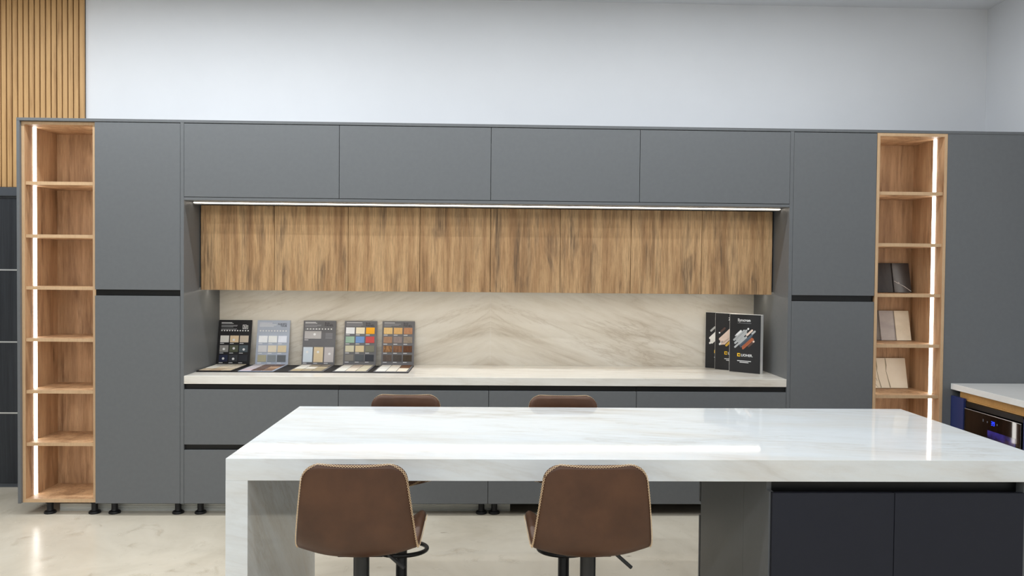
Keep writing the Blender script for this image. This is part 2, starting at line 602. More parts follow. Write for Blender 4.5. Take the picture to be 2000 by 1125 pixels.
# ------------------------------------------------------------------ upper cabinets
UX = [X3, -0.9722, -0.0062, 0.9524, X4]
lab = ['first grey upper cabinet from the left, over the oak doors', 'second grey upper cabinet from the left, over the oak doors',
       'third grey upper cabinet from the left, over the oak doors', 'fourth grey upper cabinet from the left, beside right tall cabinet']
for i in range(4):
    xa, xb = UX[i], UX[i + 1]
    t = thing('upper_cabinet', lab[i], 'cabinet', ((xa + xb) / 2, (D + YK) / 2, 2.035), group='grey upper cabinets')
    box('body', xa + .0008, xb - .0008, D + 0.022, YK, 2.037, ZT - 0.019, M['carcass'], t)
    box('door', xa + .0015, xb - .0015, D, D + 0.019, 2.039, ZT - 0.0225, G, t, 0.0008)
t = thing('light_pelmet_board', 'grey board with long light strip under the upper cabinets', 'light', (0, D + .13, 2.0175))
box('board', X3 + .0005, X4 - .0005, D, YK, 2.0175, 2.0355, G, t, 0.0008)
box('light_strip', X3 + .012, X4 - .012, D + 0.128, D + 0.146, 2.0112, 2.0174, M['led_warm'], t)
box('strip_profile', X3 + .004, X4 - .004, D + 0.112, D + 0.127, 2.0155, 2.0174, M['carcass'], t)
box('strip_profile', X3 + .004, X4 - .004, D + 0.147, D + 0.162, 2.004, 2.0174, M['carcass'], t)

# ------------------------------------------------------------------ oak wall cabinets
YO = 5.2487
OX = [-1.9446, -1.455, -0.9626, -0.4815, -0.0049, 0.4688, 0.9484, 1.4338, 1.9200]
nth = ['leftmost', 'second', 'third', 'fourth', 'fifth', 'sixth', 'seventh', 'rightmost']
for i in range(8):
    xa, xb = OX[i], OX[i + 1]
    lb = ('%s of the eight oak wall cabinet doors' % nth[i]) if i in (0, 7) else ('%s oak wall cabinet door counted from the left' % nth[i])
    t = thing('oak_wall_cabinet', lb, 'cabinet', ((xa + xb) / 2, (YO + YK) / 2, 1.442), group='oak wall cabinets')
    box('body', xa + .0008, xb - .0008, YO + 0.021, YK - 0.012, 1.456, 2.0115, M['carcass'], t)
    box('door', xa + .0014, xb - .0014, YO, YO + 0.019, 1.442, 2.0085, M['oak'], t, 0.0006)
t = thing('undercabinet_light', 'slim light strip hidden under the oak wall cabinets', 'light', (0, 5.40, 1.436))
box('housing', -1.93, 1.91, 5.36, 5.42, 1.4515, 1.4558, M['carcass'], t)
box('front_lip', -1.93, 1.91, 5.2690, 5.2696, 1.4435, 1.4558, M['carcass'], t)  # added unseen strip that blocks lamp light leaking between the oak doors
box('light_strip', -1.925, 1.905, 5.376, 5.404, 1.4480, 1.4514, M['led_under'], t)

# ------------------------------------------------------------------ backsplash, worktop, base cabinets
t = thing('stone_backsplash', 'beige bookmatched stone backsplash behind folders and books', 'backsplash', (0, YK, 0.9))
box('slab', X3 + .0008, -0.0003, 5.628, 5.6395, 0.9005, 1.4455, M['stone_backsplash'], t)
box('slab', 0.0003, X4 - .0008, 5.628, 5.6395, 0.9005, 1.4455, M['stone_backsplash'], t)
solo('stone_worktop', X3 + .0006, X4 - .0006, D, 5.6395, 0.849, 0.900, M['stone_worktop'], 'long pale stone worktop under the oak wall cabinets', 'worktop', bev=0.0012)
BX = [X3, -0.9708, -0.0076, 0.9486, X4]
lab = ['grey two-drawer base cabinet under the sample folders, leftmost', 'second grey drawer base cabinet from the left, behind the island',
       'third grey drawer base cabinet from the left, behind the island', 'rightmost grey drawer base cabinet, under the black books']
for i in range(4):
    xa, xb = BX[i], BX[i + 1]
    t = thing('base_cabinet', lab[i], 'cabinet', ((xa + xb) / 2, (D + YK) / 2, 0), group='grey drawer base cabinets')
    box('body', xa + .0008, xb - .0008, D + 0.042, YK, ZB, 0.8485, M['carcass'], t)
    box('drawer', xa + .0016, xb - .0016, D, D + 0.019, 0.4605, 0.8130, G, t, 0.0008)
    box('drawer', xa + .0016, xb - .0016, D, D + 0.019, ZB + .002, 0.4250, G, t, 0.0008)
    box('handle_channel', xa + .0008, xb - .0008, D + 0.020, D + 0.042, 0.785, 0.8485, M['black_channel'], t)
    box('handle_channel', xa + .0008, xb - .0008, D + 0.020, D + 0.042, 0.395, 0.478, M['black_channel'], t)
    feet(t, (xa + .082 if i == 0 else xa + .042, xb - .042))

# ribbed aluminium plinth rail on the floor behind the feet
me = bpy.data.meshes.new('plinth_rail')
prof = [(5.105, 0.0), (5.088, 0.0), (5.088, 0.004)]
for k in range(4):
    z = 0.006 + 0.0105 * k
    prof += [(5.092, z), (5.088, z + 0.002), (5.088, z + 0.007), (5.092, z + 0.009)]
prof += [(5.092, 0.048), (5.105, 0.048)]
v, f = [], []
for x in (-1.465, 1.465):
    v += [(x, p[0] - 5.09, p[1]) for p in prof]
n = len(prof)
for k in range(n):
    k2 = (k + 1) % n
    f.append((k, k2, n + k2, n + k))
f.append(tuple(range(n - 1, -1, -1))); f.append(tuple(range(n, 2 * n)))
me.from_pydata(v, [], f)
o = link('plinth_rail', me, M['aluminium'], None, (-1.325, 5.09, 0))
tag(o, 'ribbed aluminium plinth rail behind the black cabinet feet', 'plinth')

# ------------------------------------------------------------------ island
IX0, IX1, IY0, IY1, IZ = -0.951, 2.099, 2.808, 3.890, 0.9005
t = thing('stone_island_table', 'white veined stone island top with thick waterfall leg', 'island', (0.5, 3.35, 0))
box('countertop', IX0, IX1, IY0, IY1, 0.8205, IZ, M['stone_white'], t, 0.0007)
box('waterfall_leg', IX0, -0.872, IY0, IY1, 0.0, 0.8205, M['stone_white'], t)
ICX = 1.0435
t = thing('island_cabinet', 'island cabinet with two black doors under the stone top, facing the front', 'cabinet', (1.5, 2.98, 0))
box('side_panel', ICX, ICX + .018, 2.845, 3.128, 0.0, 0.772, G, t)
box('side_panel_top', ICX, ICX + .018, 2.872, 3.128, 0.772, 0.8204, G, t)
box('end_panel', 2.002, 2.02, 2.832, 3.128, 0.0, 0.8204, G, t)
box('body', ICX + .0185, 2.0015, 2.875, 3.128, 0.06, 0.8204, M['black_channel'], t)
xs = 1.5095
box('door', ICX + .006, xs - .0012, 2.826, 2.844, 0.06, 0.7735, M['dark_front'], t, 0.0012)
box('door', xs + .0012, 2.0012, 2.826, 2.844, 0.06, 0.7735, M['dark_front'], t, 0.0012)
box('plinth', ICX + .03, 1.99, 2.90, 3.10, 0.0, 0.0595, M['black_channel'], t)
t = thing('island_cabinet', 'grey island cabinet behind the black-door cabinet, drawers facing the wall', 'cabinet', (1.5, 3.46, 0))
box('side_panel', ICX, ICX + .018, 3.130, 3.765, 0.0, 0.8204, G, t)
box('side_panel', 2.002, 2.02, 3.130, 3.765, 0.0, 0.8204, G, t)
box('body', ICX + .0185, 2.0015, 3.130, 3.765, 0.06, 0.8204, M['carcass'], t)
box('drawer', ICX + .001, 2.02, 3.786, 3.804, 0.4545, 0.785, G, t, 0.0008)
box('drawer', ICX + .001, 2.02, 3.786, 3.804, 0.062, 0.385, G, t, 0.0008)
box('handle_channel', ICX + .02, 2.0, 3.766, 3.785, 0.36, 0.47, M['black_channel'], t)
box('plinth', ICX + .03, 1.99, 3.2, 3.72, 0.0, 0.0595, M['black_channel'], t)

# ------------------------------------------------------------------ right-hand counter with wine cooler
CX = 3.015
solo('white_counter', CX, XR - .002, 3.0, D, 0.842, 0.880, M['stone_quartz'], 'plain white counter top along the right wall, over the wine cooler', 'worktop', bev=0.0012)
t = thing('counter_rail', 'light wood rail under the white counter top', 'rail', (CX + .06, 4.2, 0.785))
box('board', CX + 0.035, CX + 0.053, 3.02, 4.93, 0.786, 0.8418, M['rail_oak'], t)
box('lip', CX + 0.026, CX + 0.035, 3.02, 4.84, 0.786, 0.793, M['rail_oak'], t)
t = thing('side_counter_cabinet', 'navy cabinet panel between grey wall panel and wine cooler', 'cabinet', (CX + .3, 4.91, 0))
box('front_panel', CX + .002, CX + .021, 4.842, D - .002, 0.0, 0.801, M['navy'], t, 0.001)
box('body', CX + .0545, XR - .003, 4.842, D - .002, 0.0, 0.8415, M['carcass'], t)
t = thing('side_counter_cabinet', 'navy counter cabinet right of the wine cooler, near the right picture edge', 'cabinet', (CX + .3, 3.6, 0))
box('front_panel', CX + .002, CX + .021, 3.02, 4.285, 0.0, 0.775, M['navy'], t, 0.001)
box('body', CX + .0545, XR - .003, 3.02, 4.285, 0.0, 0.8415, M['carcass'], t)

t = thing('wine_cooler', 'black glass wine cooler with blue display under white counter', 'wine cooler', (CX + .3, 4.565, 0))
YA, YB2 = 4.30, 4.832
box('body', CX + .0545, XR - .02, YA, YB2, 0.0, 0.784, M['black_plastic'], t)
box('top_vent', CX + .012, CX + .0545, YA, YB2, 0.752, 0.784, M['black_channel'], t)
dr = box('door', CX + .004, CX + .050, YA + .002, YB2 - .002, 0.04, 0.745, M['black_glass'], t, 0.003)
box('trim', CX + .0025, CX + .004, YA + .003, YB2 - .003, 0.7415, 0.7445, M['steel_inlay'], dr)
box('trim', CX + .0025, CX + .004, YB2 - .006, YB2 - .003, 0.05, 0.7415, M['cooler_trim'], dr)
box('trim', CX + .0025, CX + .004, YA + .003, YA + .008, 0.05, 0.7415, M['cooler_trim'], dr)
box('window', CX + .0030, CX + .0040, YA + .05, YA + .30, 0.30, 0.650, M['cooler_window'], dr)

# 7-segment style digits "39" and small icons on the door, facing -x
SEG = {'3': 'abgcd', '9': 'abcdfg'}


def seg_digit(ch, y0, z0, wd, h, th, parent):
    # y decreases to the right as seen from the room
    rects = {'a': (0, wd, h - th, h), 'd': (0, wd, 0, th), 'g': (0, wd, h / 2 - th / 2, h / 2 + th / 2),
             'b': (wd - th, wd, h / 2, h), 'c': (wd - th, wd, 0, h / 2), 'f': (0, th, h / 2, h), 'e': (0, th, 0, h / 2)}
    me = bpy.data.meshes.new('display_digit')
    v, f = [], []
    c = worldloc(parent)
    for s in SEG[ch]:
        u0, u1, w0, w1 = rects[s]
        k = len(v)
        for (u, z) in ((u0, w0), (u1, w0), (u1, w1), (u0, w1)):
            v.append((CX + .0028 - c.x, y0 - u - c.y, z0 + z - c.z))
        f.append((k, k + 3, k + 2, k + 1))
    me.from_pydata(v, [], f)
    return link('display_digit', me, M['digits_blue'], parent)


seg_digit('3', 4.566, 0.686, 0.013, 0.024, 0.003, dr)
seg_digit('9', 4.548, 0.686, 0.013, 0.024, 0.003, dr)
for y, h in ((4.643, .016), (4.603, .010), (4.512, .010)):
    box('touch_icon', CX + .0028, CX + .0040, y - .004, y + .004, 0.693, 0.693 + h, M['icon_white'], dr)

# ------------------------------------------------------------------ bar stools


def catmull(pts, n):
    out = []
    P = [pts[0]] + list(pts) + [pts[-1]]
    segs = len(pts) - 1
    for i in range(n + 1):
        u = i / n * segs
        k = min(int(u), segs - 1)
        s = u - k
        p0, p1, p2, p3 = P[k], P[k + 1], P[k + 2], P[k + 3]
        out.append(tuple(0.5 * ((2 * b_) + (-a_ + c_) * s + (2 * a_ - 5 * b_ + 4 * c_ - d_) * s * s + (-a_ + 3 * b_ - 3 * c_ + d_) * s ** 3)
                         for a_, b_, c_, d_ in zip(p0, p1, p2, p3)))
    return out


def stool_shell():
    # y, z, half width, edge lift, edge forward
    rows = [(-0.152, 0.937, 0.158, 0.000, 0.004), (-0.153, 0.855, 0.168, 0.000, 0.014), (-0.149, 0.765, 0.178, 0.000, 0.026),
            (-0.136, 0.682, 0.187, 0.004, 0.036), (-0.096, 0.638, 0.193, 0.022, 0.036), (-0.010, 0.622, 0.198, 0.060, 0.020),
            (0.085, 0.625, 0.202, 0.080, 0.004), (0.170, 0.625, 0.196, 0.055, 0.000), (0.228, 0.600, 0.182, 0.020, 0.000)]
    NU, NV = 44, 22
    fine = catmull(rows, 220)
    # arc length, with rows crowded towards the two ends for round corners
    L = [0.0]
    for a, c in zip(fine, fine[1:]):
        L.append(L[-1] + math.hypot(c[0] - a[0], c[1] - a[1]))
    tot = L[-1]
    RT, RF = 0.038, 0.06
    svals = []
    for i in range(7):
        svals.append(RT * (1 - math.cos(i / 7 * math.pi / 2)))
    for i in range(NU - 14 + 1):
        svals.append(RT + (tot - RT - RF) * i / (NU - 14))
    for i in range(1, 8):
        svals.append(tot - RF + RF * math.sin(i / 7 * math.pi / 2))

    def at(s):
        k = max(j for j in range(len(L)) if L[j] <= s + 1e-9)
        k = min(k, len(fine) - 2)
        t_ = (s - L[k]) / max(1e-9, L[k + 1] - L[k])
        return tuple(a + (c - a) * t_ for a, c in zip(fine[k], fine[k + 1]))
    P = []
    for s in svals:
        y, z, hw, up, fw = at(s)
        if s < RT:
            hw -= RT - math.sqrt(max(0, RT * RT - (RT - s) ** 2))
        if s > tot - RF:
            dd = s - (tot - RF)
            hw -= RF - math.sqrt(max(0, RF * RF - dd * dd))
        row = []
        for j in range(NV + 1):
            vv = -1 + 2 * j / NV
            kx = abs(vv) ** 2.3
            row.append(Vector((hw * vv, y + fw * kx, z + up * kx)))
        P.append(row)
    nu, nv = len(P), NV + 1
    Nn = []
    for i in range(nu):
        r_ = []
        for j in range(nv):
            du = P[min(i + 1, nu - 1)][j] - P[max(i - 1, 0)][j]
            dv = P[i][min(j + 1, nv - 1)] - P[i][max(j - 1, 0)]
            r_.append(dv.cross(du).normalized())
        Nn.append(r_)
    # N should point to the sitter's side (towards +y on the back)
    if Nn[nu // 4][nv // 2].y < 0:
        Nn = [[-x for x in r_] for r_ in Nn]
    T = 0.030
    verts, faces = [], []
    idx = {}
    for side, sg in (('o', -1), ('i', 1)):
        for i in range(nu):
            for j in range(nv):
                idx[side, i, j] = len(verts)
                verts.append(P[i][j] + Nn[i][j] * sg * T / 2)
    for i in range(nu - 1):
        for j in range(nv - 1):
            faces.append((idx['o', i, j], idx['o', i + 1, j], idx['o', i + 1, j + 1], idx['o', i, j + 1]))
            faces.append((idx['i', i, j], idx['i', i, j + 1], idx['i', i + 1, j + 1], idx['i', i + 1, j]))
    loop = [(0, j) for j in range(nv)] + [(i, nv - 1) for i in range(1, nu)] + [(nu - 1, j) for j in range(nv - 2, -1, -1)] + [(i, 0) for i in range(nu - 2, 0, -1)]
    n = len(loop)
    outs = []
    for k, (i, j) in enumerate(loop):
        a = P[loop[k - 1][0]][loop[k - 1][1]]
        c = P[loop[(k + 1) % n][0]][loop[(k + 1) % n][1]]
        o_ = (c - a).normalized().cross(Nn[i][j])
        inner = P[nu // 2][nv // 2] if False else P[min(max(i, 3), nu - 4)][min(max(j, 3), nv - 4)]
        if o_.dot(P[i][j] - inner) < 0:
            o_ = -o_
        outs.append(o_.normalized())
    rings = []
    for a in (45, 90, 135):
        ca, sa = math.cos(math.radians(a)), math.sin(math.radians(a))
        ring = []
        for k, (i, j) in enumerate(loop):
            ring.append(len(verts))
            verts.append(P[i][j] + (outs[k] * sa * 0.8 - Nn[i][j] * ca) * T / 2)
        rings.append(ring)
    seq = [[idx['o', i, j] for i, j in loop]] + rings + [[idx['i', i, j] for i, j in loop]]
    for r0, r1 in zip(seq, seq[1:]):
        for k in range(n):
            k2 = (k + 1) % n
            faces.append((r0[k], r0[k2], r1[k2], r1[k]))
    me = bpy.data.meshes.new('seat_shell')
    me.from_pydata([tuple(x) for x in verts], [], faces)
    bm = bmesh.new(); bm.from_mesh(me)
    bmesh.ops.remove_doubles(bm, verts=bm.verts[:], dist=1e-5)
    bmesh.ops.recalc_face_normals(bm, faces=bm.faces[:])
    bm.to_mesh(me); bm.free()
    smooth(me, 80)
    # zigzag stitching along the outer rim
    path = [P[i][j] + outs[k] * T / 2 * 0.55 - Nn[i][j] * T / 2 * 0.92 for k, (i, j) in enumerate(loop)]
    nrm = [-Nn[i][j] * 0.75 + outs[k] * 0.65 for k, (i, j) in enumerate(loop)]
    cum = [0.0]
    for k in range(n):
        cum.append(cum[-1] + (path[(k + 1) % n] - path[k]).length)
    steps = int(cum[-1] / 0.0095)
    steps -= steps % 2
    zig = []
    kk = 0
    for s_ in range(steps):
        tgt = cum[-1] * s_ / steps
        while cum[kk + 1] < tgt:
            kk += 1
        fr = (tgt - cum[kk]) / max(1e-9, cum[kk + 1] - cum[kk])
        a, c = path[kk], path[(kk + 1) % n]
        na = nrm[kk].lerp(nrm[(kk + 1) % n], fr).normalized()
        p_ = a.lerp(c, fr)
        side = (c - a).normalized().cross(na)
        zig.append((p_ + na * 0.0009, side))
    m1 = tube_mesh('stitching', [p_ + sd * (0.0042 if k % 2 else -0.0042) for k, (p_, sd) in enumerate(zig)], 0.0009, 4, True)
    m2 = tube_mesh('stitching', [p_ + sd * (-0.0042 if k % 2 else 0.0042) for k, (p_, sd) in enumerate(zig)], 0.0009, 4, True)
    bm = bmesh.new(); bm.from_mesh(m1); bm.from_mesh(m2); bm.to_mesh(m1); bm.free()
    return me, m1


def make_stool(label, loc, rz):
    t = thing('bar_stool', label, 'bar stool', loc, rz, 'brown leather bar stools at the island')
    sh, st = stool_shell()
    so = link('seat_shell', sh, M['leather'], t)
    link('stitching', st, M['stitch'], so)
    box('mount_plate', -.08, .08, -.03, .13, .597, .6085, M['black_metal'], t, .004, local=True)
    link('gas_lift_column', lathe_mesh('gas_lift_column', [(0.040, 0.016), (0.034, 0.030), (0.0275, 0.045), (0.0275, 0.598)], 24), M['black_metal'], t)
    link('base', lathe_mesh('base', [(0.170, 0.0), (0.172, 0.005), (0.166, 0.010), (0.10, 0.017), (0.045, 0.022)], 48), M['black_metal'], t)
    ring = [(0.128 * math.sin(a), 0.045 - 0.098 * math.cos(a), 0.232) for a in [2 * math.pi * k / 40 for k in range(40)]]
    fr = link('footrest', tube_mesh('footrest', ring, 0.0105, 10, True), M['black_metal'], t)
    link('collar', lathe_mesh('collar', [(0.0278, 0.210), (0.034, 0.213), (0.034, 0.251), (0.0278, 0.254)], 24), M['black_metal'], fr)
    lv = link('lever', tube_mesh('lever', [(0.02, -0.01, 0.600), (0.085, -0.02, 0.606), (0.10, -0.02, 0.600)], 0.0035, 8), M['black_metal'], t)
    link('lever_grip', tube_mesh('lever_grip', [(0.096, -0.02, 0.604), (0.150, -0.02, 0.556)], 0.0065, 10), M['black_metal'], lv)
    return t


stool0 = make_stool('brown leather bar stool seen from behind, nearest the waterfall leg', (-0.441, 2.685, 0), 0.0)
for lb, loc, rz in (('brown leather bar stool seen from behind, nearest the black island doors', (0.348, 2.685, 0), 0.02),
                    ('brown bar stool across the island, below the coloured sample folders', (-0.428, 3.80, 0), math.pi),
                    ('brown bar stool across the island, right one of the far pair', (0.372, 3.80, 0), math.pi - 0.02)):
    c = copy_tree(stool0)
    c.location = loc
    c.rotation_euler = (0, 0, rz)
    c['label'] = lb


# ------------------------------------------------------------------ flat print helpers
def text_mesh(txt, size, align='LEFT', bold=0.0, extrude=0.0):
    cu = bpy.data.curves.new('t', 'FONT')
    cu.body = txt
    cu.size = size
    cu.align_x = align
    cu.offset = bold
    cu.extrude = extrude
    cu.resolution_u = 3
    ob = bpy.data.objects.new('t', cu)
    COL.objects.link(ob)
    dg = bpy.context.evaluated_depsgraph_get()
    me = bpy.data.meshes.new_from_object(ob.evaluated_get(dg))
    bpy.data.objects.remove(ob)
    bpy.data.curves.remove(cu)
    me.materials.clear()
    return me


def print_text(name, txt, x, z, y, size, m, parent, align='LEFT', bold=0.0, stretch=1.0):
    """Lettering on a face that looks along local -y."""
    me = text_mesh(txt, size, align, bold)
    for v_ in me.vertices:
        v_.co = Vector((x + v_.co.x * stretch, y, z + v_.co.y))
    return link(name, me, m, parent)


def pill_mesh(x, z, ln, wd, ang, y):
    """Round-ended bar printed flat on a -y face, centred at x, z."""
    pts = []
    h = max(0.0, ln / 2 - wd / 2)
    for s, base in ((1, -90), (-1, 90)):
        for k in range(9):
            a = math.radians(base + 180 * k / 8)
            pts.append((s * h + wd / 2 * math.cos(a), wd / 2 * math.sin(a)))
    ca, sa = math.cos(ang), math.sin(ang)
    me = bpy.data.meshes.new('pill')
    v_ = [(x + px * ca - pz * sa, y, z + px * sa + pz * ca) for px, pz in pts]
    me.from_pydata(v_, [], [tuple(range(len(v_)))])
    return me


# ------------------------------------------------------------------ colour sample folders on the worktop
ZTOP = 0.900
solo('display_mat', -1.944, -0.545, 5.165, 5.555, ZTOP + .0002, ZTOP + .0032, M['board_black'], 'thin black mat under the five open sample folders', 'mat')
MC = {}


def sw_mat(c, rough=0.4):
    if c not in MC:
        MC[c] = flat('swatch_%d_%d_%d' % c, c, rough, 0.35).m
    return MC[c]


def grained(c1, c2):
    key = (c1, c2)
    if key not in MC:
        wood('grain_%d_%d' % (c1[0], c2[0]), [(0.35, c1), (0.65, c2)], sx=160, sz=6, fine=0.3, patch=False)
        MC[key] = M['grain_%d_%d' % (c1[0], c2[0])]
    return MC[key]


PW, PH = 0.233, 0.320


def folder(x, label, m, swatches, base_sw, stickers=(), rows=(), icons=None, title=None, tilt=0.215, captions=True, pm='print_white'):
    t = thing('sample_folder', label, 'sample folder', (x, 5.553, ZTOP + .0034), 0, 'colour sample folders on the worktop')
    pb = link('back_panel', box_mesh('back_panel', 0, PW, -0.004, 0.0, 0.0, PH, 0.0006), m, t)
    pb.rotation_euler = (-tilt, 0, 0)
    yf = -0.0045
    for (u, w_, du, dw, mm) in swatches:
        link('swatch', box_mesh('swatch', u, u + du, -0.0070, -0.0041, w_, w_ + dw, 0.0004), mm, pb)
        if captions:
            link('caption', box_mesh('caption', u, u + min(du, .05) * .55, yf, -0.0041, w_ - 0.0095, w_ - 0.0055), M[pm], pb)
    for (u, w_) in stickers:
        me = pill_mesh(u, w_, 0.0175, 0.0175, 0, -0.0073)
        link('round_sticker', me, M['print_white'], pb)
    for (u, w_, du, mm) in rows:
        link('text_line', box_mesh('text_line', u, u + du, yf, -0.0041, w_, w_ + 0.0032), M[mm], pb)
    if icons:
        n_, u0, u1, w_, mm = icons
        for k in range(n_):
            u = u0 + (u1 - u0) * k / (n_ - 1)
            link('icon', pill_mesh(u, w_, 0.0105, 0.0095, 0, -0.0046), M[mm], pb)
    if title:
        title(pb)
    bl = box('base_panel', 0, PW, -0.375, -0.005, 0.0002, 0.004, m, t, 0.0005, local=True)
    for (u, w_, du, dw, mm) in base_sw:
        box('swatch', u, u + du, -0.375 + w_, -0.375 + w_ + dw, 0.0041, 0.0066, mm, bl, 0.0004, local=True)
    return t


def grid(cols, rows_, u0, w_top, du, dw, pu, pw):
    """cols x rows list of rectangles from the top left."""
    return [(u0 + pu * (k % cols), w_top - pw * (k // cols) - dw, du, dw) for k in range(cols * rows_)]


def with_mats(rects, cs):
    return [r_ + ((sw_mat(c) if not isinstance(c, bpy.types.Material) else c),) for r_, c in zip(rects, cs)]


def lines(pm, u, top):
    out = []
    for k, ln in enumerate((0.075, 0.085)):
        out.append((u, top - 0.007 * k, ln, pm))
    for k, ln in enumerate((0.115, 0.112, 0.085, 0.0, 0.112, 0.108)):
        if ln:
            out.append((u, top - 0.020 - 0.0065 * k, ln, 'print_grey' if pm == 'print_white' else pm))
    return out


# 1: black folder, nine swatches
g9 = grid(3, 3, 0.016, 0.207, 0.061, 0.049, 0.069, 0.069)
bcols = [(226, 222, 214), (214, 206, 192), (206, 194, 176), (232, 228, 218), (222, 208, 184), (214, 200, 180), (206, 186, 160), (190, 164, 134), (202, 184, 158)]


def base_grid(cs, dw=0.098, pw=0.118):
    return with_mats([(0.012 + 0.071 * (k % 3), 0.012 + pw * (2 - k // 3), 0.066, dw) for k in range(9)], cs)


def title1(pb):
    # square emblem with two glyphs
    for a in ((0.168, 0.283, 0.026, 0.003), (0.168, 0.258, 0.003, 0.025), (0.168, 0.255, 0.036, 0.003), (0.203, 0.255, 0.003, 0.025), (0.190, 0.279, 0.016, 0.003)):
        link('emblem_bar', box_mesh('emblem_bar', a[0], a[0] + a[2], -0.0047, -0.0041, a[1], a[1] + a[3]), M['print_white'], pb)
    print_text('emblem_glyph', '3', 0.173, 0.262, -0.0048, 0.026, M['print_white'], pb, bold=0.0006)
    print_text('emblem_glyph', 'P', 0.187, 0.258, -0.0048, 0.024, M['print_white'], pb, bold=0.0006)


folder(-1.946, 'black sample folder with nine swatches, nearest the left side panel', M['board_black'],
       with_mats(g9, [(222, 220, 214), (222, 198, 162), (196, 182, 164), (148, 146, 142), (84, 88, 70), (76, 86, 92), (34, 40, 66), (52, 53, 58), (30, 31, 38)]),
       base_grid(bcols), stickers=[(0.112, 0.176), (0.046, 0.110), (0.116, 0.115), (0.187, 0.108), (0.046, 0.042), (0.117, 0.040)],
       rows=lines('print_white', 0.016, 0.300), icons=(11, 0.022, 0.208, 0.243, 'print_white'), title=title1)


def title2(pb):
    print_text('heading', "SUAVE'D", 0.210, 0.287, -0.0048, 0.0165, M['print_dark'], pb, 'RIGHT', 0.0003)
    print_text('heading', 'TOUR', 0.210, 0.273, -0.0048, 0.0165, M['print_dark'], pb, 'RIGHT', 0.0003)


folder(-1.674, 'silver sample folder with nine pale and grey swatches', M['board_silver'],
       with_mats(g9, [(234, 236, 240), (232, 234, 234), (226, 230, 242), (206, 206, 208), (224, 214, 194), (216, 200, 166), (172, 166, 140), (134, 140, 144), (98, 102, 106)]),
       base_grid([(196, 190, 196), (120, 92, 80), (110, 84, 76), (206, 196, 200), (96, 74, 68), (176, 140, 110), (210, 190, 196), (88, 58, 46), (120, 88, 64)]),
       rows=[(0.016, 0.297, 0.09, 'print_white'), (0.016, 0.285, 0.12, 'print_white'), (0.016, 0.275, 0.10, 'print_white')],
       icons=(10, 0.024, 0.206, 0.243, 'print_white'), title=title2, pm='print_white')


def title3(pb):
    print_text('heading', 'Body', 0.152, 0.297, -0.0048, 0.017, M['print_dark'], pb)
    print_text('heading', 'PANEL', 0.152, 0.279, -0.0048, 0.0215, M['print_dark'], pb)


folder(-1.345, 'grey sample folder with one wide and three tall swatches', M['board_grey'],
       [(0.012, 0.188, 0.118, 0.056, sw_mat((180, 176, 176))), (0.008, 0.020, 0.066, 0.108, sw_mat((206, 216, 226))),
        (0.083, 0.020, 0.066, 0.108, sw_mat((216, 196, 160))), (0.158, 0.020, 0.066, 0.108, sw_mat((190, 184, 184)))],
       base_grid([(226, 222, 214), (150, 140, 124), (126, 118, 106), (230, 226, 214), (224, 218, 206), (178, 164, 136), (186, 166, 130), (170, 154, 126), (160, 146, 120)]),
       stickers=[(0.083, 0.220), (0.036, 0.092), (0.113, 0.093), (0.195, 0.080)],
       rows=lines('print_white', 0.012, 0.306) + [(0.160, 0.226 - 0.009 * k, 0.05, 'print_grey') for k in range(5)],
       icons=(9, 0.030, 0.200, 0.259, 'print_white'), title=title3)
g12 = grid(3, 4, 0.012, 0.272, 0.062, 0.046, 0.0715, 0.0655)
gb = [(0.012 + 0.071 * (k % 3), 0.015 + 0.18 * (1 - k // 3), 0.066, 0.16) for k in range(6)]
folder(-1.051, 'grey sample folder with yellow, red and blue swatches', M['board_grey'],
       with_mats(g12, [(236, 238, 242), (240, 228, 200), (250, 176, 6), (150, 180, 160), (110, 146, 198), (190, 70, 66), (204, 198, 172), (208, 190, 152), (120, 118, 100), (124, 120, 114), (80, 84, 88), (40, 42, 50)]),
       with_mats(gb, [(216, 212, 204), (200, 184, 168), (206, 198, 176), (232, 230, 222), (228, 216, 200), (214, 204, 180)]),
       rows=[(0.014, 0.306, 0.112, 'print_white'), (0.014, 0.297, 0.115, 'print_grey'), (0.014, 0.289, 0.118, 'print_grey'), (0.014, 0.281, 0.105, 'print_grey')], title=title3)
folder(-0.780, 'grey sample folder with twelve brown wood-grain swatches, rightmost', M['board_grey'],
       with_mats(g12, [grained((222, 186, 122), (232, 200, 142)), grained((210, 166, 104), (222, 180, 120)), grained((176, 126, 90), (192, 142, 106)),
                       grained((150, 116, 92), (166, 130, 104)), grained((128, 116, 114), (146, 132, 128)), grained((134, 120, 106), (152, 138, 122)),
                       grained((88, 58, 36), (176, 130, 84)), grained((106, 72, 50), (140, 100, 72)), grained((84, 50, 24), (104, 64, 32)),
                       grained((80, 68, 62), (98, 84, 76)), grained((66, 60, 56), (80, 72, 66)), grained((60, 48, 32), (74, 60, 42))]),
       with_mats(gb, [(222, 220, 214), (216, 208, 196), (110, 76, 50), (236, 234, 228), (232, 226, 214), (236, 226, 208)]),
       rows=[(0.014, 0.306, 0.075, 'print_white'), (0.014, 0.297, 0.118, 'print_grey'), (0.014, 0.289, 0.105, 'print_grey'), (0.014, 0.281, 0.05, 'print_grey')], title=title3)

# ------------------------------------------------------------------ three black catalogue books
BTH = math.radians(-42)
BW, BH, BT = 0.226, 0.402, 0.030


def pills(parent, scheme):
    A = math.radians(43)
    for (x, z, ln, wd, m) in scheme:
        link('stripe_mark', pill_mesh(x, z, ln, wd, A, -0.0006), M[m], parent)




